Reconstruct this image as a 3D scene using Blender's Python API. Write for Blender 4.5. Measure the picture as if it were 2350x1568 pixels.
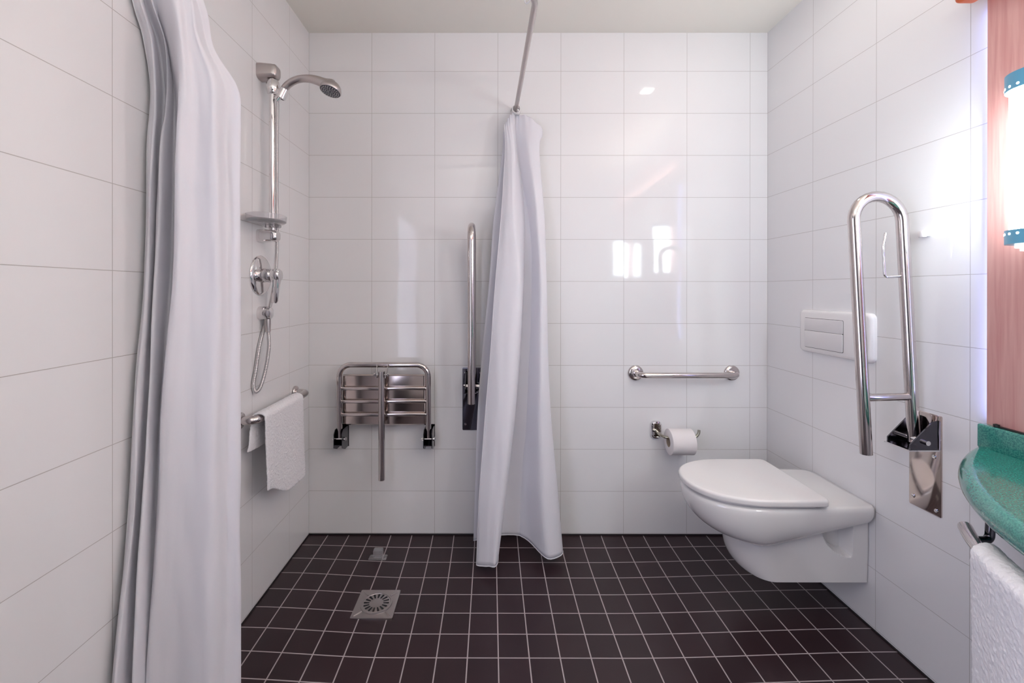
import bpy, bmesh, math, random
from mathutils import Vector, Matrix, noise
random.seed(4)
PI = math.pi
for o in list(bpy.data.objects): bpy.data.objects.remove(o)
scene = bpy.context.scene
C = scene.collection

# ------------------------------------------------------------------ camera
W, H, YF = 2.1826, 2.383, -2.95           # room width, ceiling height, wall behind the camera
yaw, pit, rol = .0020, -.0012, -.0007
cy_, sy_, cp_, sp_, cr_, sr_ = math.cos(yaw), math.sin(yaw), math.cos(pit), math.sin(pit), math.cos(rol), math.sin(rol)
R = Matrix(((cy_, -sy_, 0), (sy_, cy_, 0), (0, 0, 1))) @ Matrix(((1, 0, 0), (0, cp_, -sp_), (0, sp_, cp_))) @ Matrix(((cr_, 0, sr_), (0, 1, 0), (-sr_, 0, cr_)))
cd = bpy.data.cameras.new('camera'); cam = bpy.data.objects.new('camera', cd); C.objects.link(cam)
cam.matrix_world = Matrix.Translation((.8688, -2.1295, 1.1534)) @ Matrix((R.col[0], R.col[2], -R.col[1])).transposed().to_4x4()
cd.sensor_width = 36; cd.lens = 1025.9 / 2350 * 36
cd.shift_x = (1175 - 1125.0) / 2350; cd.shift_y = -(784 - 669.6) / 2350
cd.clip_start = .02
scene.camera = cam

# ------------------------------------------------------------------ world, exposure, big lights
wd = bpy.data.worlds.new('world'); scene.world = wd; wd.use_nodes = True
wd.node_tree.nodes['Background'].inputs[0].default_value = (.8, .85, 1, 1)
wd.node_tree.nodes['Background'].inputs[1].default_value = .3
vs = scene.view_settings; vs.view_transform = 'Standard'; vs.look = 'None'; vs.gamma = 1; vs.use_curve_mapping = False
vs.exposure = 0.36
SCONCE = 21.5          # emission of the wall lamp glass
def area(name, loc, rot, sx, sy, power, col):
    l = bpy.data.lights.new(name, 'AREA'); l.shape = 'RECTANGLE'; l.size = sx; l.size_y = sy; l.energy = power; l.color = col
    o = bpy.data.objects.new(name, l); C.objects.link(o); o.location = loc; o.rotation_euler = rot; return o
area('ceiling_spot_light', (1.80, -.54, H - .03), (0, 0, 0), .06, .06, .6, (1, .95, .89))
area('left_fill_light', (.06, -2.15, 1.1), (0, -PI / 2, 0), 1.4, .88, 13, (.74, .77, 1))  # added cool fill in front of the closed left door, no real lamp
area('bounce_fill_light', (.95, -2.45, 1.75), (PI, 0, 0), .5, .5, 10.5, (.98, 1, .98))  # added fill behind the camera, thrown up at the ceiling
area('cornice_fill_light', (W - .06, -1.65, 2.0), (PI, 0, 0), .05, 1.3, 8, (.98, .98, .91))  # unseen strip added above the cornice to brighten the ceiling
area('panel_edge_fill', (W - .011, -.958, 1.36), (PI / 2, 0, 0), .016, 1.08, .35, (.35, .42, 1))  # added to tint the wall blue beside the panel, no lamp there

# ------------------------------------------------------------------ materials
def s2l(c): return tuple(((v / 255 + .055) / 1.055) ** 2.4 if v > 10 else v / 255 / 12.92 for v in c) + (1,)
def mat(name, rgb=None, rough=.5, metal=0, **kw):
    m = bpy.data.materials.new(name); m.use_nodes = True
    b = m.node_tree.nodes['Principled BSDF']
    if rgb: b.inputs['Base Color'].default_value = s2l(rgb)
    b.inputs['Roughness'].default_value = rough; b.inputs['Metallic'].default_value = metal
    for k, v in kw.items(): b.inputs[k.replace('_', ' ')].default_value = v
    return m
def N(m, t, **kw):
    n = m.node_tree.nodes.new(t)
    for k, v in kw.items(): setattr(n, k, v)
    return n
def L(m, a, b): m.node_tree.links.new(a, b)
def noise_bump(m, scale, strength, dist=.001, stretch=None, detail=3):
    b = m.node_tree.nodes['Principled BSDF']; g = N(m, 'ShaderNodeNewGeometry'); src = g.outputs['Position']
    if stretch:
        v = N(m, 'ShaderNodeVectorMath', operation='MULTIPLY'); L(m, src, v.inputs[0]); v.inputs[1].default_value = stretch; src = v.outputs[0]
    n = N(m, 'ShaderNodeTexNoise'); n.inputs['Scale'].default_value = scale; n.inputs['Detail'].default_value = detail; L(m, src, n.inputs['Vector'])
    bp = N(m, 'ShaderNodeBump'); bp.inputs['Strength'].default_value = strength; bp.inputs['Distance'].default_value = dist
    L(m, n.outputs[0], bp.inputs['Height']); L(m, bp.outputs[0], b.inputs['Normal']); return n
def tile(name, ax, off, tw, th, mortar, col, grout, rough, var=.0, tilt=.004, bump=.5, wob=.30):
    """glazed tiles laid out in metres over two world axes"""
    m = mat(name, col, rough, 0, IOR=1.42); b = m.node_tree.nodes['Principled BSDF']
    g = N(m, 'ShaderNodeNewGeometry'); s = N(m, 'ShaderNodeSeparateXYZ'); L(m, g.outputs['Position'], s.inputs[0])
    cb = N(m, 'ShaderNodeCombineXYZ')
    for i in (0, 1):
        a = N(m, 'ShaderNodeMath', operation='ADD'); L(m, s.outputs[ax[i]], a.inputs[0]); a.inputs[1].default_value = off[i]; L(m, a.outputs[0], cb.inputs[i])
    br = N(m, 'ShaderNodeTexBrick', offset=0.0, offset_frequency=1, squash=1.0)
    br.inputs['Scale'].default_value = 1; br.inputs['Mortar Size'].default_value = mortar; br.inputs['Mortar Smooth'].default_value = .15
    br.inputs['Brick Width'].default_value = tw; br.inputs['Row Height'].default_value = th
    br.inputs['Color1'].default_value = s2l(col); br.inputs['Color2'].default_value = s2l([c * (1 - var) for c in col]); br.inputs['Mortar'].default_value = s2l(grout)
    L(m, cb.outputs[0], br.inputs['Vector']); L(m, br.outputs['Color'], b.inputs['Base Color'])
    mr = N(m, 'ShaderNodeMapRange'); mr.inputs[3].default_value = rough; mr.inputs[4].default_value = .8
    L(m, br.outputs['Fac'], mr.inputs[0]); L(m, mr.outputs[0], b.inputs['Roughness'])
    inv = N(m, 'ShaderNodeMath', operation='SUBTRACT'); inv.inputs[0].default_value = 1; L(m, br.outputs['Fac'], inv.inputs[1])
    nz = N(m, 'ShaderNodeTexNoise'); nz.inputs['Scale'].default_value = 7; nz.inputs['Detail'].default_value = 1
    st = N(m, 'ShaderNodeVectorMath', operation='MULTIPLY'); L(m, g.outputs['Position'], st.inputs[0]); st.inputs[1].default_value = (1.5, 1.5, .35 if ax[1] == 2 else 1.5); L(m, st.outputs[0], nz.inputs['Vector'])
    mx = N(m, 'ShaderNodeMath', operation='MULTIPLY_ADD'); L(m, nz.outputs[0], mx.inputs[0]); mx.inputs[1].default_value = wob; L(m, inv.outputs[0], mx.inputs[2])
    bp = N(m, 'ShaderNodeBump'); bp.inputs['Strength'].default_value = bump; bp.inputs['Distance'].default_value = .0012
    # every tile is set at its own very small tilt
    dv = N(m, 'ShaderNodeVectorMath', operation='DIVIDE'); L(m, cb.outputs[0], dv.inputs[0]); dv.inputs[1].default_value = (tw, th, 1)
    fl = N(m, 'ShaderNodeVectorMath', operation='FLOOR'); L(m, dv.outputs[0], fl.inputs[0])
    wn = N(m, 'ShaderNodeTexWhiteNoise', noise_dimensions='2D'); L(m, fl.outputs[0], wn.inputs['Vector'])
    sb = N(m, 'ShaderNodeVectorMath', operation='SUBTRACT'); L(m, wn.outputs['Color'], sb.inputs[0]); sb.inputs[1].default_value = (.5, .5, .5)
    sc = N(m, 'ShaderNodeVectorMath', operation='SCALE'); L(m, sb.outputs[0], sc.inputs[0]); sc.inputs['Scale'].default_value = tilt * 2
    ad = N(m, 'ShaderNodeVectorMath', operation='ADD'); L(m, g.outputs['Normal'], ad.inputs[0]); L(m, sc.outputs[0], ad.inputs[1])
    nm = N(m, 'ShaderNodeVectorMath', operation='NORMALIZE'); L(m, ad.outputs[0], nm.inputs[0])
    L(m, mx.outputs[0], bp.inputs['Height']); L(m, nm.outputs[0], bp.inputs['Normal']); L(m, bp.outputs[0], b.inputs['Normal'])
    return m
WT, GR = (236, 234, 235), (190, 184, 182)
M = {}
M['back'] = tile('back_wall_tiles', (0, 2), (3, 4), .3, .2, .0009, WT, GR, .06)
M['left'] = tile('left_wall_tiles', (1, 2), (.2056 + 6, 4), .3, .2, .0009, WT, GR, .10)
M['right'] = tile('right_wall_tiles', (1, 2), (.3010 + 6, 4), .3, .2, .0009, WT, GR, .06)
M['floor'] = tile('floor_tiles', (0, 1), (-.093 + 3, .087 + 6), .1, .1, .0021, (53, 36, 40), (178, 166, 167), .30, var=.10, tilt=.004, bump=.35)
M['ceiling'] = mat('ceiling_paint', (246, 241, 232), .8); noise_bump(M['ceiling'], 60, .08)
M['joint'] = mat('dark_joint', (38, 32, 34), .5)
M['steel'] = mat('polished_steel', (208, 200, 198), .13, 1)
M['brushed'] = mat('brushed_steel', (190, 182, 180), .28, 1); noise_bump(M['brushed'], 60, .06, .001, (1, 1, 14))
M['chrome'] = mat('chrome', (225, 222, 222), .05, 1)
M['mirrorplate'] = mat('mirror_steel', (205, 192, 186), .09, 1)
M['darkreflect'] = mat('mirror_steel_dark_reflection', (112, 112, 124), .08, 1)  # same steel as mirror_steel, with a dark reflection put into the colour
M['darksteel'] = mat('dark_steel', (92, 90, 96), .14, 1)
M['satin'] = mat('satin_nickel', (176, 172, 158), .25, 1)
M['black'] = mat('black_rubber', (26, 24, 26), .5)
M['ceramic'] = mat('white_ceramic', (232, 229, 228), .07, 0, Coat_Weight=.6, Coat_Roughness=.03)
M['plastic'] = mat('white_plastic', (236, 232, 231), .16)
M['plastic2'] = mat('white_button_plastic', (226, 222, 222), .25)
M['clear'] = mat('clear_plastic', (238, 236, 238), .08, 0, Transmission_Weight=.80, IOR=1.3)
M['paper'] = mat('toilet_paper', (238, 232, 232), .95); noise_bump(M['paper'], 220, .2, .0006)
M['card'] = mat('cardboard_core', (176, 158, 140), .9)
def cloth(name, rgb, tr, bump, scale):
    m = mat(name, rgb, .75); nt = m.node_tree; b = nt.nodes['Principled BSDF']; noise_bump(m, scale, bump, .001, None, 4)
    t = N(m, 'ShaderNodeBsdfTranslucent'); t.inputs[0].default_value = s2l(rgb)
    mx = N(m, 'ShaderNodeMixShader'); mx.inputs[0].default_value = tr
    L(m, b.outputs[0], mx.inputs[1]); L(m, t.outputs[0], mx.inputs[2]); L(m, mx.outputs[0], nt.nodes['Material Output'].inputs[0])
    return m
M['curtain'] = cloth('curtain_polyester', (246, 244, 250), .20, .25, 120)
M['hem'] = cloth('curtain_hem', (244, 242, 246), .12, .3, 200)
M['towel'] = cloth('towel_terry', (247, 244, 247), .05, .9, 420)
def wood(name, c1, c2, sc=(26, 26, 1.3), rough=.35):
    m = mat(name, c1, rough); b = m.node_tree.nodes['Principled BSDF']; g = N(m, 'ShaderNodeNewGeometry')
    v = N(m, 'ShaderNodeVectorMath', operation='MULTIPLY'); L(m, g.outputs['Position'], v.inputs[0]); v.inputs[1].default_value = sc
    n = N(m, 'ShaderNodeTexNoise'); n.inputs['Scale'].default_value = 3; n.inputs['Detail'].default_value = 6; n.inputs['Distortion'].default_value = .6; L(m, v.outputs[0], n.inputs['Vector'])
    r = N(m, 'ShaderNodeValToRGB'); r.color_ramp.elements[0].position = .35; r.color_ramp.elements[1].position = .65
    r.color_ramp.elements[0].color = s2l(c1); r.color_ramp.elements[1].color = s2l(c2)
    L(m, n.outputs[0], r.inputs[0]); L(m, r.outputs[0], b.inputs['Base Color']); return m
M['wood'] = wood('pink_wood_laminate', (220, 156, 150), (234, 180, 172))
M['orange'] = mat('orange_lacquer', (208, 92, 42), .3)
M['door'] = wood('brown_door', (26, 21, 23), (18, 15, 17))
M['green'] = mat('green_composite', (30, 118, 104), .16, 0, Coat_Weight=.5, Coat_Roughness=.05)
def speck(m, c1, c2):
    b = m.node_tree.nodes['Principled BSDF']; g = N(m, 'ShaderNodeNewGeometry')
    n = N(m, 'ShaderNodeTexNoise'); n.inputs['Scale'].default_value = 330; n.inputs['Detail'].default_value = 2; L(m, g.outputs['Position'], n.inputs['Vector'])
    r = N(m, 'ShaderNodeValToRGB'); r.color_ramp.elements[0].position = .38; r.color_ramp.elements[1].position = .62
    r.color_ramp.elements[0].color = s2l(c1); r.color_ramp.elements[1].color = s2l(c2); L(m, n.outputs[0], r.inputs[0]); L(m, r.outputs[0], b.inputs['Base Color'])
speck(M['green'], (20, 108, 104), (58, 150, 134))
M['blue'] = mat('blue_enamel', (104, 176, 208), .3)
def emit(name, rgb, s):
    m = mat(name, rgb, .4); b = m.node_tree.nodes['Principled BSDF']; b.inputs['Emission Color'].default_value = s2l(rgb); b.inputs['Emission Strength'].default_value = s; return m
M['lamp'] = emit('lit_opal_glass', (238, 250, 252), SCONCE)
M['lampdim'] = emit('lit_opal_tip', (255, 246, 236), 2.0)
M['ceilglow'] = emit('lit_ceiling_diffuser', (255, 246, 236), .8)
M['glass'] = mat('mirror_glass', (235, 238, 238), .01, 1)

# ------------------------------------------------------------------ mesh helpers (world metres)
def box(bm, a, b, bev=0, seg=2):
    r = bmesh.ops.create_cube(bm, size=1); vs_ = r['verts']
    for v in vs_:
        v.co = Vector([(a[i] + b[i]) / 2 + v.co[i] * abs(b[i] - a[i]) for i in range(3)])
    if bev:
        es = list({e for v in vs_ for e in v.link_edges})
        bmesh.ops.bevel(bm, geom=es, offset=bev, segments=seg, profile=.5, affect='EDGES')
def frames(pts):
    T = []
    for i in range(len(pts)):
        a = pts[max(i - 1, 0)]; b = pts[min(i + 1, len(pts) - 1)]; T.append((b - a).normalized())
    n = T[0].orthogonal().normalized(); out = []
    for i, t in enumerate(T):
        n = (n - t * n.dot(t)).normalized(); out.append((t, n, t.cross(n)))
    return out
def tube(bm, pts, r, seg=16, cap=True, hollow=0):
    pts = [Vector(p) for p in pts]; fr = frames(pts); rings = []
    for i, (p, (t, n, b)) in enumerate(zip(pts, fr)):
        rr = r[i] if isinstance(r, (list, tuple)) else r
        rings.append([bm.verts.new(p + (n * math.cos(2 * PI * k / seg) + b * math.sin(2 * PI * k / seg)) * rr) for k in range(seg)])
    for a, b in zip(rings, rings[1:]):
        for k in range(seg): bm.faces.new((a[k], a[(k + 1) % seg], b[(k + 1) % seg], b[k]))
    if cap:
        bm.faces.new(rings[0][::-1]); 
        if hollow:                                    # an open pipe end
            t = fr[-1][0]; last = rings[-1]; rr = r
            in1 = [bm.verts.new(pts[-1] + (v.co - pts[-1]) * hollow) for v in last]
            in2 = [bm.verts.new(v.co - t * .03) for v in in1]
            for a, b in ((last, in1), (in1, in2)):
                for k in range(seg): bm.faces.new((a[k], a[(k + 1) % seg], b[(k + 1) % seg], b[k]))
            bm.faces.new(in2)
        else: bm.faces.new(rings[-1])
def bend(pts, rad, n=8):
    """round the corners of a polyline"""
    pts = [Vector(p) for p in pts]; out = [pts[0]]
    for i in range(1, len(pts) - 1):
        a, p, b = pts[i - 1], pts[i], pts[i + 1]; r = rad[i - 1] if isinstance(rad, (list, tuple)) else rad
        u = (a - p).normalized(); v = (b - p).normalized(); ang = u.angle(v); d = r / math.tan(ang / 2)
        c = p + (u + v).normalized() * (r / math.sin(ang / 2)); s = p + u * d - c; e = p + v * d - c; tot = s.angle(e)
        for k in range(n + 1):
            f = k / n; out.append(c + (s * math.sin((1 - f) * tot) + e * math.sin(f * tot)) / math.sin(tot))
    out.append(pts[-1]); return out
def crom(P, n):
    """Catmull-Rom through P, n steps per span"""
    P = [Vector(p) for p in P]; out = []
    for i in range(len(P) - 1):
        a = P[max(i - 1, 0)]; b = P[i]; c = P[i + 1]; d = P[min(i + 2, len(P) - 1)]
        for k in range(n):
            t = k / n
            out.append(.5 * ((2 * b) + (c - a) * t + (2 * a - 5 * b + 4 * c - d) * t * t + (3 * b - a - 3 * c + d) * t ** 3))
    out.append(P[-1]); return out
def lathe(bm, prof, o, axis, seg=32):
    """prof: (distance along the axis, radius)"""
    o = Vector(o); t = Vector(axis).normalized(); n = t.orthogonal().normalized(); b = t.cross(n); rings = []
    for h, r in prof:
        if r < 1e-6: rings.append([bm.verts.new(o + t * h)]); continue
        rings.append([bm.verts.new(o + t * h + (n * math.cos(2 * PI * k / seg) + b * math.sin(2 * PI * k / seg)) * r) for k in range(seg)])
    for a, c in zip(rings, rings[1:]):
        for k in range(seg):
            k2 = (k + 1) % seg
            if len(a) == 1 and len(c) == 1: continue
            if len(a) == 1: bm.faces.new((a[0], c[k2], c[k]))
            elif len(c) == 1: bm.faces.new((a[k], a[k2], c[0]))
            else: bm.faces.new((a[k], a[k2], c[k2], c[k]))
def loft(bm, rings, close=False, cap0=False, cap1=False):
    V = [[bm.verts.new(p) for p in r] for r in rings]; n = len(V[0])
    for a, b in zip(V, V[1:]):
        for k in range(n if close else n - 1): bm.faces.new((a[k], a[(k + 1) % n], b[(k + 1) % n], b[k]))
    if cap0: bm.faces.new(V[0][::-1])
    if cap1: bm.faces.new(V[-1])
    return V
def prism(bm, poly, d):
    """extrude a flat polygon by vector d"""
    d = Vector(d); a = [bm.verts.new(Vector(p)) for p in poly]; b = [bm.verts.new(Vector(p) + d) for p in poly]; n = len(a)
    bm.faces.new(a[::-1]); bm.faces.new(b)
    for k in range(n): bm.faces.new((a[k], a[(k + 1) % n], b[(k + 1) % n], b[k]))
def rrect(w, h, r, n=6):
    out = []
    for cx, cy, a0 in ((w / 2 - r, h / 2 - r, 0), (-w / 2 + r, h / 2 - r, 90), (-w / 2 + r, -h / 2 + r, 180), (w / 2 - r, -h / 2 + r, 270)):
        for k in range(n + 1):
            a = math.radians(a0 + 90 * k / n); out.append((cx + r * math.cos(a), cy + r * math.sin(a)))
    return out
def wloc(p):
    v = Vector((0, 0, 0))
    while p: v += p.location; p = p.parent
    return v
def obj(name, bm, m, parent=None, smooth=True, solid=0, sharp=40):
    bmesh.ops.remove_doubles(bm, verts=bm.verts, dist=1e-6)
    bmesh.ops.recalc_face_normals(bm, faces=bm.faces)
    if parent: off = wloc(parent)
    else:
        xs = [v.co for v in bm.verts]; lo = [min(c[i] for c in xs) for i in range(3)]; hi = [max(c[i] for c in xs) for i in range(3)]
        off = Vector(((lo[0] + hi[0]) / 2, (lo[1] + hi[1]) / 2, lo[2]))
    for v in bm.verts: v.co -= off
    if smooth:
        for f in bm.faces: f.smooth = True
        for e in bm.edges:
            if len(e.link_faces) == 2 and e.calc_face_angle(0) > math.radians(sharp): e.smooth = False
    me = bpy.data.meshes.new(name); bm.to_mesh(me); bm.free()
    for x in (m if isinstance(m, list) else [m]): me.materials.append(x)
    o = bpy.data.objects.new(name, me); C.objects.link(o)
    if parent: o.parent = parent
    else: o.location = off
    if solid:
        s = o.modifiers.new('thickness', 'SOLIDIFY'); s.thickness = solid; s.offset = 0
    return o
def P(name, m, fn, parent=None, **kw):
    bm = bmesh.new(); fn(bm); return obj(name, bm, m, parent, **kw)
def thing(name, label, cat, loc, group=None):
    o = bpy.data.objects.new(name, None); C.objects.link(o); o.location = loc; o.empty_display_size = .05
    o['label'] = label; o['category'] = cat
    if group: o['group'] = group
    return o
def tag(o, label, cat, group=None):
    o['label'] = label; o['category'] = cat
    if group: o['group'] = group
    return o
def struct(name, m, fn, **kw):
    o = P(name, m, fn, **kw); o['kind'] = 'structure'; return o

# ------------------------------------------------------------------ room shell
def sm(t): t = max(0, min(1, t)); return t * t * (3 - 2 * t)
def floor_z(x, y):                                    # the floor falls gently away from the walls
    return -.009 - .023 * sm(x / .55 + .02) * sm((W - x) / .9 + .02) * (1 - math.exp(y / .13))
def f_floor(bm):
    nx, ny = 48, 64
    V = [[bm.verts.new((W * i / nx, YF * (j / ny), floor_z(W * i / nx, YF * (j / ny)))) for i in range(nx + 1)] for j in range(ny + 1)]
    for j in range(ny):
        for i in range(nx): bm.faces.new((V[j][i], V[j][i + 1], V[j + 1][i + 1], V[j + 1][i]))
    B = [bm.verts.new((x, y, -.12)) for x, y in ((0, 0), (W, 0), (W, YF), (0, YF))]
    rim = [V[0][i] for i in range(nx + 1)] + [V[j][nx] for j in range(1, ny + 1)] + [V[ny][i] for i in range(nx - 1, -1, -1)] + [V[j][0] for j in range(ny - 1, 0, -1)]
    base = [bm.verts.new((v.co.x, v.co.y, -.12)) for v in rim]
    for k in range(len(rim)): bm.faces.new((rim[k], rim[(k + 1) % len(rim)], base[(k + 1) % len(rim)], base[k]))
    for b in B: bm.verts.remove(b)
struct('floor', M['floor'], f_floor)
T = .12
struct('wall_back', M['back'], lambda bm: box(bm, (-T, 0, -.12), (W + T, T, H + .1)), smooth=False)
struct('wall_left', M['left'], lambda bm: box(bm, (-T, YF, -.12), (0, 0, H + .1)), smooth=False)
struct('wall_right', M['right'], lambda bm: box(bm, (W, YF, -.12), (W + T, 0, H + .1)), smooth=False)
def f_front(bm):
    box(bm, (-T, YF - T, -.12), (.28, YF, H + .1)); box(bm, (1.22, YF - T, -.12), (W + T, YF, H + .1)); box(bm, (.28, YF - T, 2.08), (1.22, YF, H + .1))
struct('wall_front', M['back'], f_front, smooth=False)
struct('ceiling', M['ceiling'], lambda bm: box(bm, (0, YF, H), (W, 0, H + .1)), smooth=False)
d = struct('door_1', M['door'], lambda bm: box(bm, (.285, YF - .07, -.005), (1.215, YF - .03, 2.075), .003))
P('door_handle', M['chrome'], lambda bm: (tube(bm, bend([(1.13, YF - .03, 1.02), (1.13, YF + .03, 1.02), (1.0, YF + .03, 1.02)], .012), .009), lathe(bm, [(0, .026), (.006, .026), (.008, .02)], (1.13, YF - .03, 1.02), (0, 1, 0))), d)
d = struct('door_2', M['door'], lambda bm: box(bm, (0, -2.62, -.005), (.03, -1.70, 2.08), .003))
P('door_handle', M['chrome'], lambda bm: tube(bm, bend([(.03, -1.78, 1.02), (.08, -1.78, 1.02), (.08, -1.9, 1.02)], .012), .009), d)
def strip(a, b, w=.006):
    def f(bm): box(bm, a, b, .0015)
    return f
struct('trim_1', M['joint'], strip((0, -.004, -.013), (W, .0, -.002)))
struct('trim_2', M['joint'], strip((0, YF, -.013), (.004, 0, -.004)))
struct('trim_3', M['joint'], strip((W - .004, YF, -.013), (W, 0, -.004)))

# ------------------------------------------------------------------ recessed ceiling spot, just outside the picture
cl = thing('ceiling_spot', 'small round recessed ceiling spot above the toilet, outside the picture', 'ceiling light', (1.80, -.54, H))
P('ring', M['plastic'], lambda bm: lathe(bm, [(0, .05), (.006, .048), (.007, .038), (0, .036)], (1.80, -.54, H), (0, 0, -1)), cl)
P('diffuser', M['ceilglow'], lambda bm: lathe(bm, [(0, .036), (.003, .035), (.004, 0)], (1.80, -.54, H), (0, 0, -1)), cl)

# ------------------------------------------------------------------ floor drain and leg stop
dx, dy = .437, -.446; dz = floor_z(dx, dy) + .002
dr = thing('floor_drain', 'square stainless floor drain with round slotted grate set in brown tiles', 'drain', (dx, dy, dz))
def f_dplate(bm):
    prism(bm, [(dx + a, dy + b, dz - .004) for a, b in rrect(.153, .153, .004, 3)], (0, 0, .006))
P('plate', M['brushed'], f_dplate, dr)
P('ring', M['brushed'], lambda bm: lathe(bm, [(.0015, .059), (.0045, .058), (.0045, .053), (.0025, .052)], (dx, dy, dz), (0, 0, 1), 48), dr)
P('grate', M['brushed'], lambda bm: lathe(bm, [(0, .0525), (.003, .0525), (.0046, .049), (.0046, .0)], (dx, dy, dz), (0, 0, 1), 48), dr)
def f_slots(bm):
    for k in range(16):
        a = 2 * PI * k / 16; u = Vector((math.cos(a), math.sin(a), 0)); v = Vector((-u.y, u.x, 0)); c = Vector((dx, dy, dz + .0045))
        prism(bm, [c + u * p + v * q for p, q in ((.026, -.0022), (.026, .0022), (.046, .0042), (.048, 0), (.046, -.0042))], (0, 0, .0006))
P('slots', M['black'], f_slots, dr, smooth=False)
for sx, sy in ((-1, -1), (-1, 1), (1, -1), (1, 1)):
    P('rib', M['brushed'], lambda bm: tube(bm, [(dx + sx * .043, dy + sy * .043, dz + .003), (dx + sx * .066, dy + sy * .066, dz + .002)], .0022, 8), dr)
sx0, sy0 = .372, -.165; sz0 = floor_z(sx0, sy0)
ls = thing('leg_stop', 'small clear plastic stop on the floor tiles below the folding shower seat', 'floor stop', (sx0, sy0, sz0))
P('base', M['clear'], lambda bm: box(bm, (sx0 - .039, sy0 - .018, sz0 - .001), (sx0 + .039, sy0 + .018, sz0 + .006), .003), ls)
P('block', M['clear'], lambda bm: box(bm, (sx0 - .02, sy0 - .012, sz0 + .005), (sx0 + .022, sy0 + .016, sz0 + .04), .006, 3), ls)

# ------------------------------------------------------------------ wall-hung toilet
TY = -.450
def dshape(tip, xs, hw, back, cr=.03, n=28, e=2.25, hwb=None):
    """outline from the far back corner round the front to the near back corner"""
    hwb = hwb or hw; out = []
    for k in range(5):                                   # rounded far back corner
        a = PI / 2 * k / 5; out.append((back - cr + cr * math.cos(a), hwb - cr + cr * math.sin(a)))
    for k in range(8):
        f = k / 8; out.append((back - cr + (xs - back + cr) * f, hwb + (hw - hwb) * sm(f)))
    for k in range(n + 1):
        a = PI / 2 - PI * k / n; c, s = math.cos(a), math.sin(a)
        out.append((xs - (xs - tip) * abs(c) ** (2 / e), hw * math.copysign(abs(s) ** (2 / e), s)))
    for x, y in out[:13][::-1]: out.append((x, -y))
    return out
tl = thing('toilet', 'white wall-hung toilet with closed lid on the right tiled wall', 'toilet', (1.9, TY, .14))
def low(x):                                            # lower edge of the bowl, rising to the wall
    if x < 1.80: return .268
    t = (x - 1.80) / (W - 1.80); return .268 + .092 * t ** .9
def f_bowl(bm):
    rings = []
    prof = [(0, 0, -.012), (0, .0, -.004), (.004, .0, 0), (.02, .01, .001)]
    K = 22
    top = dshape(1.597, 1.83, .186, W, .035, hwb=.17)
    rings.append([(1.95 + (x - 1.95) * .9, TY + y * .9, .4215) for x, y in top])
    rings.append([(1.95 + (x - 1.95) * .975, TY + y * .965, .421) for x, y in top])
    rings.append([(1.95 + (x - 1.95) * .993, TY + y * .988, .417) for x, y in top])
    for k in range(K + 1):
        s = k / K; ins = s ** 1.9
        o = dshape(1.597 + .19 * ins, 1.83 + .06 * ins, .186 - .056 * ins, W, .035, hwb=.17 - .04 * ins)
        rings.append([(min(x, W), TY + y, .408 + (low(x) - .408) * math.sin(s * PI / 2) ** .92) for x, y in o])
    o = dshape(1.83, 1.92, .10, W, .03)
    rings.append([(x, TY + y, low(x) + .01) for x, y in o])
    loft(bm, rings, close=True, cap0=True, cap1=True)
P('bowl', M['ceramic'], f_bowl, tl, sharp=60)
def f_ped(bm):
    rings = []; nz = 48
    for k in range(nz + 1):
        z = .375 - (.375 - .141) * k / nz; u = max(0, (.26 - z) / .119)
        tip = 1.752 + .012 * u + .022 * u ** 4
        o = dshape(tip, 1.845 + .02 * u, .128 - .004 * u, W, .01, n=30, e=2.1)
        ring = []
        # resample the straight sides densely so that the moulded recess reads
        pts = []
        for i in range(len(o) - 1):
            a, b = Vector(o[i]), Vector(o[i + 1]); m_ = 12 if 4 <= i < 13 or len(o) - 14 <= i < len(o) - 5 else 1
            for j in range(m_): pts.append(a.lerp(b, j / m_))
        pts.append(Vector(o[-1]))
        for p in pts:
            y = p.y; x = p.x
            if abs(y) > .10 and 2.0 < x < 2.135:
                q = ((x - 2.118) / .105) ** 2 + ((z - .345) / .115) ** 2
                dep = .048 * sm((1 - q) * 4.5) * sm((2.124 - x) / .012)
                y = math.copysign(abs(y) - dep, y)
            ring.append((x, TY + y, z))
        rings.append(ring)
    loft(bm, rings, close=True, cap0=True)
    last = rings[-1]; loft(bm, [last, [(x + (1.98 - x) * .03, TY + (y - TY) * .96, z - .003) for x, y, z in last]], close=True, cap1=True)
P('pedestal', M['ceramic'], f_ped, tl, sharp=35)
def slab(bm, outline, z0, z1, r, dome=0):
    n = 6; c = Vector((1.85, 0)); rings = []
    def rg(ins, z): 
        out = []
        for x, y in outline:
            v = Vector((x, y)) - c; l = v.length; v = v * ((l - ins) / l) + c; out.append((v.x, TY + v.y, z))
        return out
    for k in range(n + 1):
        a = PI / 2 * k / n; rings.append(rg(r * (1 - math.sin(a)), z0 + r * .5 * (1 - math.cos(a))))
    for k in range(n + 1):
        a = PI / 2 * k / n; rings.append(rg(r * (1 - math.cos(a)), z1 - r * .8 + r * .8 * math.sin(a)))
    for f in (.04, .08, .13): rings.append(rg(f, z1 + dome * f * 6))
    loft(bm, rings, close=True, cap0=True, cap1=True)
P('seat_ring', M['plastic'], lambda bm: slab(bm, dshape(1.612, 1.83, .170, 1.985, .03), .4215, .430, .003), tl)
P('lid', M['plastic'], lambda bm: slab(bm, dshape(1.590, 1.835, .190, 2.005, .022), .4315, .455, .010, .001), tl)
for s in (-1, 1): P('hinge', M['plastic'], lambda bm: box(bm, (1.985, TY + s * .075 - .02, .421), (2.005, TY + s * .075 + .02, .448), .004), tl)

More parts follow.
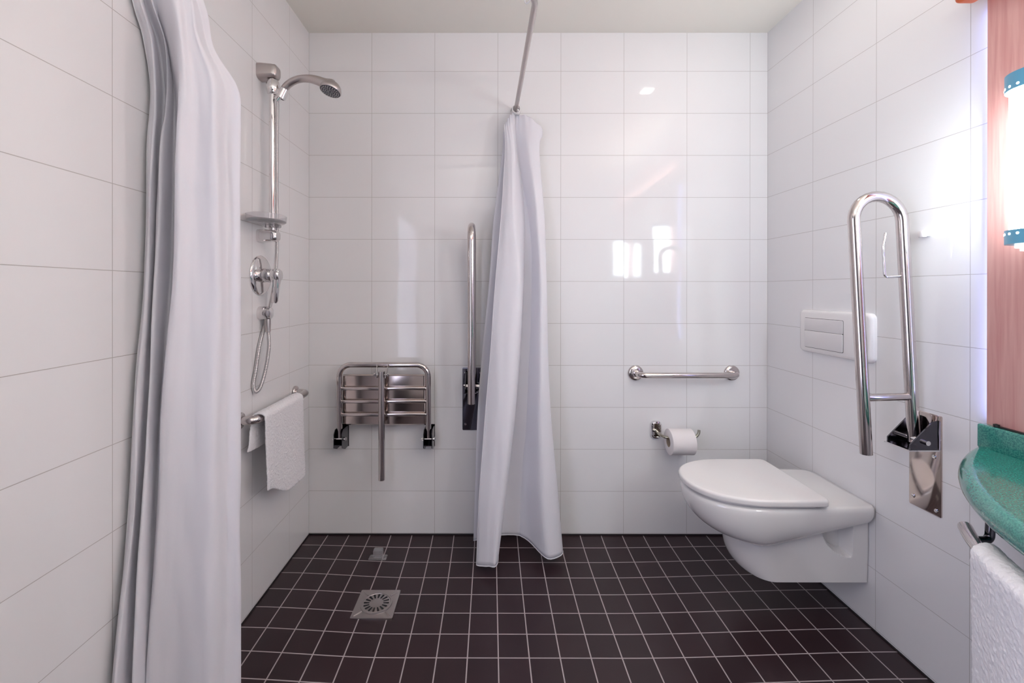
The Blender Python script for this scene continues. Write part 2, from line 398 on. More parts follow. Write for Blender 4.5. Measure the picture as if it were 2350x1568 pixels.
# ------------------------------------------------------------------ flush plate
fp = thing('flush_plate', 'white dual flush plate on the right wall above the toilet', 'flush plate', (W, -.42, .99))
def wallplate_x(bm, y0, y1, z0, z1, x1, th, r, bev):
    cy, cz = (y0 + y1) / 2, (z0 + z1) / 2; w, h = abs(y1 - y0), abs(z1 - z0)
    R_ = [[(x1 - f, cy + a, cz + b) for a, b in rrect(w - 2 * i, h - 2 * i, max(r - i, .002))] for f, i in ((0, 0), (th - bev, 0), (th - bev * .6, bev * .12), (th - bev * .25, bev * .42), (th, bev))]
    loft(bm, R_, close=True, cap0=True, cap1=True)
P('frame', M['plastic'], lambda bm: wallplate_x(bm, -.248, -.606, .905, 1.078, W, .021, .022, .012), fp)
P('gap', M['joint'], lambda bm: wallplate_x(bm, -.285, -.487, .926, 1.046, W - .0208, .0008, .005, .0003), fp)
P('button', M['plastic2'], lambda bm: wallplate_x(bm, -.2865, -.4855, .995, 1.0445, W - .0205, .003, .004, .001), fp)
P('button', M['plastic2'], lambda bm: wallplate_x(bm, -.2865, -.4855, .9275, .994, W - .0205, .0034, .004, .001), fp)

# ------------------------------------------------------------------ folded grab bars on wall plates
def swing_bar(label, O, out, side, hook, pm):
    """O: foot of the plate centre on the wall, out: away from the wall, side: along the wall"""
    O = Vector(O); out = Vector(out); side = Vector(side); up = Vector((0, 0, 1)); G = lambda o, s, z: O + out * o + side * s + up * z
    t = thing('folding_grab_bar', label, 'grab bar', O)
    def plate(bm):
        rr = rrect(.1, .297, .004, 3)
        loft(bm, [[G(o, a * k, .6405 - O.z + b * k) for a, b in rr] for o, k in ((0, 1), (.0035, 1), (.004, .99))], close=True, cap0=True, cap1=True)
    P('wall_plate', pm, plate, t)
    def screws(bm, s, z): lathe(bm, [(.004, .006), (.0065, .005), (.007, 0)], G(0, s, z - O.z), out, 12)
    for s, z in ((-.036, .52), (.036, .508), (.036, .765), (-.036, .765), (.03, .665)):
        P('screw', M['chrome'], lambda bm: screws(bm, s, z), t)
    zz = lambda z: z - O.z
    def cheek(s):
        def f(bm): prism(bm, [G(.004, s, zz(.690)), G(.088, s, zz(.690)), G(.088, s, zz(.705)), G(.022, s, zz(.772)), G(.004, s, zz(.775))], side * .004)
        return f
    P('bracket', M['darksteel'], cheek(-.034), t, smooth=False)  # both cheeks: the dark colour stands in for what the steel reflects
    P('bracket', M['darksteel'], cheek(.040), t, smooth=False)
    P('bracket_floor', M['chrome'], lambda bm: prism(bm, [G(.004, -.037, zz(.686)), G(.094, -.037, zz(.686)), G(.094, .048, zz(.686)), G(.004, .048, zz(.686))], up * .004), t, smooth=False)
    P('pivot', M['chrome'], lambda bm: tube(bm, [G(.045, -.042, zz(.712)), G(.045, .054, zz(.712))], .007, 12), t)
    # the loop leans a little away from the wall
    ln = lambda o, z: G(o + (z - .70) * .055, 0, zz(z))
    r = .0158
    arc = [Vector(ln(.036, .70))]
    zt = 1.367; rad = .073
    for k in range(17):
        a = PI * k / 16; arc.append(Vector(ln(.036 + rad - rad * math.cos(a), zt + rad * math.sin(a))))
    arc.append(Vector(ln(.036 + 2 * rad, .662)))
    P('rail', M['steel'], lambda bm: tube(bm, arc, r, 24, hollow=.86), t)
    P('crossbar', M['steel'], lambda bm: tube(bm, [ln(.036, .836), ln(.036 + 2 * rad, .832)], .0115, 16), t)
    if hook:
        P('hook', M['chrome'], lambda bm: tube(bm, bend([ln(.042, 1.20), ln(.098, 1.196), ln(.098, 1.29), ln(.088, 1.33)], [.01, .03], 6), .0038, 10), t)
    return t
swing_bar('polished folding grab bar with thin hook, raised beside the toilet on the right wall', (W, -.777, .49), (-1, 0, 0), (0, -1, 0), True, M['mirrorplate'])
swing_bar('polished folding grab bar raised on the back wall between shower seat and curtain', (.783, 0, .49), (0, -1, 0), (1, 0, 0), False, M['darkreflect'])
P_ = P('bar_clip', M['plastic'], lambda bm: (box(bm, (W - .012, -.792, 1.318), (W, -.76, 1.338), .003), box(bm, (W - .022, -.790, 1.316), (W - .010, -.778, 1.335), .002)))
tag(P_, 'tiny white plastic clip on the right wall beside the raised grab bar', 'clip')

# ------------------------------------------------------------------ fixed grab rail and paper holder on the back wall
def grab_rail(label, A, B, out, off, r, fl, mt):
    A, B, out = Vector(A), Vector(B), Vector(out)
    t = thing('grab_rail', label, 'grab rail', A)
    P('rail', mt, lambda bm: tube(bm, bend([A, A + out * off, B + out * off, B], r * 2.2, 8), r, 20), t)
    for q in (A, B): P('flange', mt, lambda bm: lathe(bm, [(0, fl), (.006, fl), (.010, fl * .93), (.013, fl * .7), (.014, r)], q, out, 32), t)
    return t
grab_rail('short straight steel grab rail on the back wall above the toilet roll', (1.556, 0, .765), (2.012, 0, .765), (0, -1, 0), .066, .0135, .036, M['steel'])
ph = thing('toilet_roll_holder', 'satin open-arm toilet roll holder on the back wall', 'toilet roll holder', (1.652, 0, .49))
def f_ros(bm):
    rr = rrect(.05, .084, .018)
    loft(bm, [[(1.652 + a * k, -f, .496 + b * k) for a, b in rr] for f, k in ((0, 1), (.008, 1), (.013, .93), (.015, .78), (.013, .7))], close=True, cap0=True, cap1=True)
P('rosette', M['chrome'], f_ros, ph)
P('arm', M['satin'], lambda bm: tube(bm, crom([(1.652, -.005, .492), (1.654, -.035, .487), (1.668, -.064, .481), (1.69, -.075, .480), (1.74, -.076, .480), (1.79, -.076, .4805), (1.812, -.075, .487), (1.823, -.074, .501), (1.825, -.073, .515)], 5), .0065, 12), ph)
def f_roll(bm):
    lathe(bm, [(0, .0235), (0, .055), (.002, .058), (.106, .058), (.108, .055), (.108, .0235)], (1.682, -.078, .4625), (1, 0, 0), 48)
tr = tag(P('toilet_roll', M['paper'], f_roll, sharp=50), 'white toilet roll hanging on the holder left of the toilet', 'toilet roll')
P('core', M['card'], lambda bm: lathe(bm, [(0, .0236), (.108, .0236), (.108, .0222), (0, .0222), (0, .0236)], (1.682, -.078, .4625), (1, 0, 0), 32), tr)

# ------------------------------------------------------------------ folding shower seat
ss = thing('shower_bench', 'stainless folding shower seat, folded up against the back wall', 'shower seat', (.378, 0, .29))
FY = -.075
P('frame', M['steel'], lambda bm: tube(bm, bend([(.170, FY + .01, .475), (.170, FY, .814), (.580, FY, .814), (.580, FY + .01, .475)], .055, 10), .0125, 20), ss)
def f_sheet(bm):
    n = 24; rows = []
    for j, z in enumerate((.533, .539, .76, .767)):
        rows.append([(.184 + .388 * i / n, FY + .012 + (.006 if j in (0, 3) else 0) , z) for i in range(n + 1)])
    loft(bm, rows)
P('seat_panel', M['mirrorplate'], f_sheet, ss, solid=.002)
for z in (.705, .645, .585):
    P('slat', M['steel'], lambda bm: box(bm, (.178, FY - .007, z - .0075), (.573, FY + .007, z + .0075), .005, 3), ss)
P('leg', M['steel'], lambda bm: tube(bm, [(.374, FY - .034, .79), (.374, FY - .034, .299)], .0148, 24, hollow=.85), ss)
for s in (-1, 1):
    P('clip', M['chrome'], lambda bm: prism(bm, [(.374 + s * .019, FY - .05, .762), (.374 + s * .019, FY - .05, .782), (.374 + s * .024, FY - .016, .818), (.374 + s * .024, FY - .006, .818), (.374 + s * .019, FY - .02, .762)], (s * .003, 0, 0)), ss, smooth=False)
    P('bolt', M['chrome'], lambda bm: (tube(bm, [(.374 + s * .012, FY - .038, .776), (.374 + s * .036, FY - .038, .776)], .0035, 10), lathe(bm, [(0, .008), (.007, .008), (.009, .005), (.009, 0)], (.374 + s * .026, FY - .038, .776), (s, 0, 0), 6)), ss)
for cx in (.170, .580):
    hb = P('hinge_bracket', M['darksteel'], lambda bm: [prism(bm, [(cx + s * .019 - .0015, 0, .418), (cx + s * .019 - .0015, -.052, .418), (cx + s * .019 - .0015, -.092, .435), (cx + s * .019 - .0015, -.092, .50), (cx + s * .019 - .0015, -.075, .515), (cx + s * .019 - .0015, 0, .515)], (.003, 0, 0)) for s in (-1, 1)] + [box(bm, (cx - .019, -.09, .445), (cx + .019, -.0, .449)), box(bm, (cx - .022, -.004, .415), (cx + .022, 0, .52))], ss, smooth=False)
    P('bolt', M['chrome'], lambda bm: (tube(bm, [(cx - .031, FY, .473), (cx + .031, FY, .473)], .004, 10), lathe(bm, [(0, .0085), (.008, .0085), (.012, .005), (.013, 0)], (cx + .022, FY, .473), (1, 0, 0), 16), lathe(bm, [(0, .0075), (.006, .0075), (.006, 0)], (cx - .022, FY, .473), (-1, 0, 0), 6)), hb)

# ------------------------------------------------------------------ shower set on the left wall
SY = -.452
sh = thing('shower_rail', 'chrome shower riser rail with brackets on the left wall', 'shower rail', (0, SY, 1.33))
P('riser', M['chrome'], lambda bm: tube(bm, [(.047, SY, 1.345), (.047, SY, 1.965)], .0115, 20), sh)
def f_brk(z0, z1):
    def f(bm):
        rr = rrect(.058, z1 - z0, .016); zc = (z0 + z1) / 2
        loft(bm, [[(x, SY + a * k, zc + b * k) for a, b in rr] for x, k in ((0, 1), (.012, 1), (.05, .9), (.064, .82), (.07, .6))], close=True, cap0=True, cap1=True)
    return f
P('top_bracket', M['brushed'], f_brk(1.944, 2.003), sh)
P('bottom_bracket', M['chrome'], f_brk(1.336, 1.384), sh)
P('slider', M['chrome'], lambda bm: (lathe(bm, [(-.026, .012), (-.024, .021), (-.01, .0245), (.012, .0245), (.024, .02), (.026, .012)], (.05, SY, 1.918), (0, 0, 1)), tube(bm, [(.05, SY, 1.905), (.082, SY - .004, 1.895)], [.016, .013], 14), lathe(bm, [(-.02, .014), (-.018, .018), (.018, .0155), (.02, .013)], (.088, SY - .006, 1.892), (.45, 0, .9))), sh)
sd = tag(P('soap_dish', M['clear'], lambda bm: None or [loft(bm, [[(.066 + .062 * k * math.cos(2 * PI * i / 40), -.532 + .084 * k * math.sin(2 * PI * i / 40), z) for i in range(40)] for k, z in ((.86, 1.397), (.97, 1.402), (1.0, 1.423), (.975, 1.424), (.94, 1.405), (.8, 1.401))], close=True, cap0=True, cap1=True), box(bm, (.02, SY - .02, 1.39), (.075, SY + .018, 1.412), .006)]), 'clear plastic soap dish clipped to the shower rail', 'soap dish')
hs = thing('hand_shower', 'satin chrome hand shower with curved handle on the riser rail', 'hand shower', (.078, SY - .008, 1.87))
hp = crom([(.070, SY - .008, 1.872), (.088, SY - .008, 1.899), (.113, SY - .008, 1.927), (.146, SY - .008, 1.944), (.186, SY - .008, 1.947), (.222, SY - .008, 1.939), (.250, SY - .008, 1.927), (.266, SY - .008, 1.921), (.272, SY - .008, 1.918)], 6)
hr = [.0095 + .004 * sm(i / 10) + .0035 * sm((i - 20) / 12) + (.008 * sm((i - 30) / 14)) for i in range(len(hp))]
P('handle', M['brushed'], lambda bm: tube(bm, hp, hr, 24), hs)
P('handle_collar', M['chrome'], lambda bm: tube(bm, [(.066, SY - .008, 1.866), (.075, SY - .008, 1.879)], .0108, 16), hs)
ax = Vector((-.20, -.22, -1)).normalized(); hc = Vector((.274, SY - .008, 1.921))
P('head', M['brushed'], lambda bm: lathe(bm, [(-.012, .0), (-.0115, .014), (-.006, .026), (.004, .0345), (.014, .0385), (.022, .0395), (.026, .037)], hc, ax, 36), hs)
face = P('spray_face', M['darksteel'], lambda bm: lathe(bm, [(.025, .0368), (.027, .030), (.0265, 0)], hc, ax, 36), hs)
def f_noz(bm):
    n = ax.orthogonal().normalized(); b = ax.cross(n)
    for rr_, c in ((.008, 6), (.016, 12), (.024, 18), (.031, 22)):
        for k in range(c):
            a = 2 * PI * k / c; lathe(bm, [(.026, .0016), (.0285, .0012), (.0286, 0)], hc + (n * math.cos(a) + b * math.sin(a)) * rr_, ax, 6)
P('nozzles', M['plastic2'], f_noz, face)
def ribbed(path, r, pitch=.0032):
    pts = crom(path, 14); L_ = [0]
    for a, b in zip(pts, pts[1:]): L_.append(L_[-1] + (b - a).length)
    n = int(L_[-1] / (pitch / 4)); out = []; rad = []; j = 0
    for i in range(n + 1):
        s = L_[-1] * i / n
        while j < len(L_) - 2 and L_[j + 1] < s: j += 1
        f = (s - L_[j]) / max(1e-9, L_[j + 1] - L_[j]); out.append(pts[j].lerp(pts[j + 1], f)); rad.append(r * (1, .97, .78, .97)[i % 4])
    return out, rad
hpath = [(.070, SY - .008, 1.872), (.067, SY - .002, 1.84), (.064, SY, 1.74), (.0625, SY + .002, 1.6), (.061, SY + .006, 1.45), (.056, SY + .018, 1.35), (.045, SY + .036, 1.27), (.040, SY + .037, 1.21), (.032, SY + .036, 1.15), (.020, SY + .036, 1.09),
         (.010, SY + .032, 1.045), (.008, SY + .012, 1.005), (.0085, SY - .018, .95), (.008, SY - .045, .86), (.008, SY - .06, .815), (.012, SY - .055, .787), (.022, SY - .04, .80), (.031, SY - .02, .86), (.036, SY - .006, .93), (.034, SY, .97), (.031, SY, 1.002)]
def f_hose(bm): a, b = ribbed(hpath, .0072); tube(bm, a, b, 10)
tag(P('shower_hose', M['chrome'], f_hose, sharp=80), 'ribbed metal shower hose looping below the mixer on the left wall', 'hose')
mv = thing('shower_mixer', 'round chrome shower mixer with lever on the left wall', 'shower mixer', (0, SY, 1.21))
P('escutcheon', M['chrome'], lambda bm: lathe(bm, [(0, .074), (.004, .0745), (.009, .070), (.011, .062), (.012, .03), (.012, 0)], (0, SY, 1.212), (1, 0, 0), 56), mv)
P('body', M['chrome'], lambda bm: lathe(bm, [(.01, .027), (.04, .026), (.043, .024), (.046, .0255), (.072, .0245), (.078, .020), (.080, 0)], (0, SY, 1.212), (1, 0, 0), 36), mv)
P('lever', M['chrome'], lambda bm: loft(bm, [[(x + b, SY - .004 + a, z) for a, b in rrect(w, h, min(w, h) * .45)] for x, z, w, h in ((.066, 1.236, .02, .014), (.066, 1.228, .032, .026), (.066, 1.20, .030, .030), (.063, 1.165, .022, .025), (.059, 1.115, .018, .022), (.058, 1.108, .012, .014))], close=True, cap0=True, cap1=True), mv)
we = thing('hose_outlet', 'chrome wall elbow feeding the shower hose under the mixer', 'wall elbow', (0, SY, 1.07))
P('elbow', M['chrome'], lambda bm: lathe(bm, [(0, .026), (.004, .0265), (.03, .0255), (.042, .021), (.046, .012), (.047, 0)], (0, SY, 1.07), (1, 0, 0), 36), we)
P('nozzle', M['brushed'], lambda bm: tube(bm, [(.028, SY, 1.055), (.029, SY, 1.032), (.031, SY, 1.0)], [.0115, .0115, .0095], 16), we)
tag(P('wall_fitting', M['darksteel'], lambda bm: box(bm, (0, -.588, .985), (.004, -.6, 1.152), .001)), 'narrow dark upright strip on the left wall at the edge of the near curtain', 'wall strip')

# grab rail with towel on the left wall
grab_rail('steel grab rail on the left wall carrying a folded white towel', (0, -.157, .706), (0, -.592, .706), (1, 0, 0), .058, .0148, .028, M['steel'])
def towel(name, y0, y1, xo, xi, zt, zo, zi, seed, label, dy_out=0, dy_in=0, curve=None, th=.007, fold=1.):
    """a towel draped over a rail running in y: inner layer up, over, outer layer down"""
    def f(bm):
        nu = 26; rings = []
        for i in range(nu + 1):
            u = i / nu; col = []
            y = y0 + (y1 - y0) * u
            cx = curve(y) if curve else 0
            ri, ro = zi(u), zo(u)
            ns = 22
            for k in range(ns):                         # inner layer from its hem upwards
                t = k / ns; z = ri + (zt - .012 - ri) * t
                col.append(Vector((cx + xi + .006 * noise.noise(Vector((u * 3, t * 2, seed))), y + dy_in * (1 - t), z)))
            for k in range(9):                          # over the rail
                a = PI * k / 8; c = (xi + xo) / 2; rr_ = (xo - xi) / 2
                col.append(Vector((cx + c - rr_ * math.cos(a), y, zt - .012 + .016 * math.sin(a))))
            for k in range(1, 34):
                t = k / 33; z = zt - .012 + (ro - zt + .012) * t
                wv = fold * .010 * t * noise.noise(Vector((u * 2.6, t * 1.4, seed + 5))) + fold * .004 * t * math.sin(u * 9 + 1)
                wv += .0018 * (math.exp(-((t - .80) / .012) ** 2) + math.exp(-((t - .86) / .012) ** 2))   # woven band
                if k == 33: wv -= .001
                col.append(Vector((cx + xo + wv + (.004 if xo > xi else -.004) * t, y + dy_out * t, z)))
            rings.append(col)
        loft(bm, rings)
    o = P(name, M['towel'], f, solid=th, sharp=180)
    sd_ = o.modifiers.new('smooth', 'SUBSURF'); sd_.levels = 2; sd_.render_levels = 3
    tx = bpy.data.textures.new('terry', 'CLOUDS'); tx.noise_scale = .007
    dm = o.modifiers.new('terry', 'DISPLACE'); dm.texture = tx; dm.strength = .0035; dm.mid_level = .5
    return tag(o, label, 'towel')
towel('hand_towel', -.575, -.262, .082, .036, .722, lambda u: .455 - .075 * sm(u * 1.6), lambda u: .600 - .02 * u, 3.1, 'white terry towel hanging over the grab rail on the left wall', 0, -.03)

# ------------------------------------------------------------------ curtain rail and curtains
RZ = 2.008; rx0 = .984
rl = thing('curtain_rail', 'thin steel shower curtain rail turning a corner below the ceiling', 'curtain rail', (rx0, 0, RZ))
railpts = bend([(rx0, 0, RZ), (1.0, -.86, RZ), (0, -1.06, RZ)], .085, 10)
P('rail', M['brushed'], lambda bm: tube(bm, railpts, .0095, 14), rl)
P('flange', M['chrome'], lambda bm: lathe(bm, [(0, .024), (.004, .024), (.008, .018), (.022, .013), (.024, .009)], (rx0, 0, RZ), (0, -1, 0)), rl)
P('flange', M['chrome'], lambda bm: lathe(bm, [(0, .024), (.004, .024), (.008, .018), (.022, .013), (.024, .009)], (0, -1.06, RZ), (1, -.1, 0)), rl)
P('hanger', M['plastic'], lambda bm: (tube(bm, [(.93, -.874, RZ), (.93, -.874, H)], .005, 10), lathe(bm, [(0, .02), (.006, .02), (.009, .01)], (.93, -.874, H), (0, 0, -1)), lathe(bm, [(-.012, .013), (.012, .013)], (.93, -.874, RZ), (1, .2, 0), 16)), rl)
def ring_at(p, nrm, label):
    p = Vector(p); nrm = Vector(nrm).normalized(); a = nrm.orthogonal().normalized(); b = nrm.cross(a)
    o = P('curtain_ring', M['plastic'], lambda bm: tube(bm, [p + (a * math.cos(2 * PI * k / 20) + b * math.sin(2 * PI * k / 20)) * .018 for k in range(21)], .0022, 8))
    return tag(o, label, 'curtain ring', 'white curtain rings on the rail')
for k, y in enumerate((-.028, -.038, -.048, -.058)):
    ring_at((rx0 + .001, y, RZ - .010), (.1, 1, .05 * k), ['white curtain ring at the wall end of the rail, nearest the wall', 'white curtain ring second from the back wall', 'white curtain ring third from the back wall', 'white curtain ring at the front of the cluster over the far curtain'][k])
ring_at((.975, -.846, RZ - .008), (1, .6, 0), 'white curtain ring alone at the corner of the rail near the ceiling')

def drape(name, rows, label, sub=7, seed=0., amp=.004, ruffle=0):
    """rows from the top down, each a list of (x, y, z) across the cloth"""
    t = thing(name, label, 'shower curtain', Vector(rows[-1][len(rows[-1]) // 2]))
    cols = list(zip(*[crom(r, sub) for r in rows])); cols = [crom(c, 9) for c in cols]; nU, nV = len(cols), len(cols[0])
    G_ = []
    for j in range(nV):
        r = []
        for i in range(nU):
            p = cols[i][j].copy(); v = j / nV
            w = noise.noise(Vector((i * .13, p.z * 2.2, seed))) + .5 * noise.noise(Vector((i * .32 + p.z * 1.5, p.z * 5.5, seed + 9)))
            p.y += amp * w * (1 + v); p.x += amp * .6 * noise.noise(Vector((i * .16, p.z * 3, seed + 20)))
            p.y += ruffle * math.sin(i * 1.7) * math.exp(-j / 5.0)      # gathered heading tape
            p.x = max(p.x, .004)
            r.append(p)
        G_.append(r)
    P('fabric', M['curtain'], lambda bm: loft(bm, G_), t, solid=.0012, sharp=180)
    # stitched hems along the bottom and the free edge
    def hem(bm):
        tube(bm, G_[-1], .0022, 6)
    P('hem', M['hem'], hem, t)
    P('hem', M['hem'], lambda bm: tube(bm, [G_[j][0] for j in range(nV)], .0018, 6), t)
    return t
far_rows = [
    [(0.9313, -0.058, 1.925), (0.9471, -0.066, 1.952), (0.9675, -0.06, 1.978), (0.9813, -0.03, 1.982), (0.9973, -0.036, 1.978), (1.0442, -0.06, 1.962), (1.1085, -0.045, 1.905), (1.0087, -0.018, 1.955), (0.9407, -0.02, 1.925)],
    [(0.9309, -0.0726, 1.9), (0.9485, -0.0827, 1.9), (0.9668, -0.0764, 1.9), (0.977, -0.0336, 1.9), (0.9969, -0.0419, 1.9), (1.0471, -0.0728, 1.9), (1.1074, -0.0542, 1.875), (1.0186, -0.0234, 1.9), (0.926, -0.0284, 1.9)],
    [(0.9345, -0.0853, 1.8), (0.9578, -0.0974, 1.8), (0.976, -0.0907, 1.8), (0.987, -0.0367, 1.8), (1.0067, -0.0471, 1.8), (1.0442, -0.084, 1.8), (1.0924, -0.0622, 1.8), (1.0182, -0.028, 1.8), (0.9197, -0.0358, 1.8)],
    [(0.9135, -0.1308, 1.5), (0.9517, -0.1496, 1.5), (0.9811, -0.142, 1.5), (1.027, -0.048, 1.5), (1.0457, -0.0656, 1.5), (1.074, -0.124, 1.5), (1.1091, -0.091, 1.5), (0.9967, -0.0448, 1.5), (0.8828, -0.062, 1.5)],
    [(0.8897, -0.1672, 1.2), (0.9405, -0.1914, 1.2), (0.9977, -0.183, 1.2), (1.0242, -0.057, 1.2), (1.0545, -0.0804, 1.2), (1.0861, -0.156, 1.2), (1.1123, -0.114, 1.2), (0.9757, -0.0582, 1.2), (0.8587, -0.083, 1.2)],
    [(0.8668, -0.1945, 0.9), (0.9207, -0.2228, 0.9), (0.9845, -0.2137, 0.9), (1.0076, -0.0638, 0.9), (1.0435, -0.0915, 0.9), (1.0834, -0.18, 0.9), (1.1161, -0.1313, 0.9), (0.9551, -0.0683, 0.9), (0.8311, -0.0988, 0.9)],
    [(0.8426, -0.2163, 0.6), (0.9017, -0.2478, 0.6), (0.9627, -0.2384, 0.6), (0.9852, -0.0691, 0.6), (1.0329, -0.1004, 0.6), (1.0776, -0.1992, 0.6), (1.1279, -0.1451, 0.6), (0.9347, -0.0763, 0.6), (0.8077, -0.1114, 0.6)],
    [(0.8206, -0.2309, 0.3), (0.8742, -0.2646, 0.3), (0.929, -0.2548, 0.3), (0.9509, -0.0727, 0.3), (1.0225, -0.1063, 0.3), (1.0893, -0.212, 0.3), (1.1537, -0.1542, 0.3), (0.9346, -0.0817, 0.3), (0.7982, -0.1197, 0.3)],
    [(0.8079, -0.24, -0.005), (0.8561, -0.275, 0.01), (0.8978, -0.265, 0.02), (0.9148, -0.075, 0.045), (1.0222, -0.11, 0.035), (1.1125, -0.22, 0.01), (1.1778, -0.16, 0.015), (0.9743, -0.085, 0.04), (0.7905, -0.125, 0.035)]]
near_rows = [
    [(0.01, -1.031, 1.99), (0.032, -1.047, 1.99), (0.02, -1.0203, 1.99), (0.052, -1.0511, 1.99), (0.046, -1.0319, 1.99), (0.0853, -1.065, 1.99), (0.088, -1.05, 1.99), (0.0967, -1.04, 1.99), (0.0955, -1.02, 1.99), (0.1027, -1.01, 1.99), (0.0793, -1.0, 1.99), (0.0446, -0.99, 1.99)],
    [(0.01, -1.0616, 1.87), (0.032, -1.0684, 1.87), (0.02, -1.037, 1.87), (0.052, -1.058, 1.87), (0.046, -1.0347, 1.87), (0.111, -1.0675, 1.87), (0.1231, -1.0475, 1.87), (0.1375, -1.0375, 1.87), (0.1322, -1.005, 1.87), (0.1396, -0.9875, 1.87), (0.0722, -0.94, 1.87), (0.0293, -0.945, 1.87)],
    [(0.01, -1.0241, 1.78), (0.032, -1.0318, 1.78), (0.02, -0.9868, 1.78), (0.052, -1.0108, 1.78), (0.046, -0.995, 1.78), (0.1262, -1.07, 1.78), (0.1319, -1.045, 1.78), (0.1518, -1.035, 1.78), (0.1445, -0.99, 1.78), (0.1457, -0.965, 1.78), (0.0442, -0.88, 1.78), (0.006, -0.9, 1.78)],
    [(0.01, -1.0015, 1.68), (0.032, -1.0219, 1.68), (0.02, -0.9701, 1.68), (0.052, -1.0018, 1.68), (0.046, -0.9685, 1.68), (0.1324, -1.07, 1.68), (0.1478, -1.045, 1.68), (0.1891, -1.035, 1.68), (0.189, -0.99, 1.68), (0.2058, -0.965, 1.68), (0.0685, -0.88, 1.68), (0.0094, -0.9, 1.68)],
    [(0.01, -1.0029, 1.6), (0.032, -1.0219, 1.6), (0.02, -0.9762, 1.6), (0.052, -1.0078, 1.6), (0.046, -0.9653, 1.6), (0.1303, -1.07, 1.6), (0.1531, -1.045, 1.6), (0.1945, -1.035, 1.6), (0.1945, -0.99, 1.6), (0.2138, -0.965, 1.6), (0.0807, -0.88, 1.6), (0.0154, -0.9, 1.6)],
    [(0.01, -1.0129, 1.5), (0.032, -1.0304, 1.5), (0.02, -0.9913, 1.5), (0.052, -1.0226, 1.5), (0.046, -0.9653, 1.5), (0.1241, -1.07, 1.5), (0.1478, -1.045, 1.5), (0.1945, -1.035, 1.5), (0.1912, -0.99, 1.5), (0.2138, -0.965, 1.5), (0.0929, -0.88, 1.5), (0.0214, -0.9, 1.5)],
    [(0.01, -1.0241, 1.2), (0.032, -1.0415, 1.2), (0.02, -1.0016, 1.2), (0.052, -1.0371, 1.2), (0.046, -0.9748, 1.2), (0.119, -1.07, 1.2), (0.1425, -1.045, 1.2), (0.1945, -1.035, 1.2), (0.1945, -0.99, 1.2), (0.2127, -0.965, 1.2), (0.099, -0.88, 1.2), (0.0214, -0.9, 1.2)],
    [(0.01, -1.0538, 0.9), (0.032, -1.0684, 0.9), (0.02, -1.0231, 0.9), (0.052, -1.058, 0.9), (0.046, -1.0145, 0.9), (0.0931, -1.07, 0.9), (0.1319, -1.045, 0.9), (0.1891, -1.035, 0.9), (0.1945, -0.99, 0.9), (0.2115, -0.965, 0.9), (0.1051, -0.88, 0.9), (0.0334, -0.9, 0.9)],
    [(0.01, -1.0769, 0.6), (0.032, -1.094, 0.6), (0.02, -1.0505, 0.6), (0.052, -1.0847, 0.6), (0.046, -1.0319, 0.6), (0.0797, -1.07, 0.6), (0.1214, -1.045, 0.6), (0.1838, -1.035, 0.6), (0.1945, -0.99, 0.6), (0.2127, -0.965, 0.6), (0.1051, -0.88, 0.6), (0.0334, -0.9, 0.6)],
    [(0.01, -1.1087, 0.3), (0.032, -1.1278, 0.3), (0.02, -1.0766, 0.3), (0.052, -1.1064, 0.3), (0.046, -1.0556, 0.3), (0.0611, -1.07, 0.3), (0.1055, -1.045, 0.3), (0.1785, -1.035, 0.3), (0.1945, -0.99, 0.3), (0.2138, -0.965, 0.3), (0.1051, -0.88, 0.3), (0.0334, -0.9, 0.3)],
    [(0.01, -1.1329, 0.02), (0.032, -1.1507, 0.02), (0.02, -1.0954, 0.02), (0.052, -1.1248, 0.02), (0.046, -1.0718, 0.02), (0.0487, -1.07, 0.02), (0.1002, -1.045, 0.02), (0.1785, -1.035, 0.02), (0.1945, -0.99, 0.02), (0.2138, -0.965, 0.02), (0.1051, -0.88, 0.02), (0.0334, -0.9, 0.02)]]
drape('shower_curtain', far_rows, 'white shower curtain bunched against the back wall beside the raised grab bar', seed=2., ruffle=.006)
drape('shower_curtain', near_rows, 'white shower curtain bunched at the left wall in the foreground', seed=6., sub=9, amp=.005)

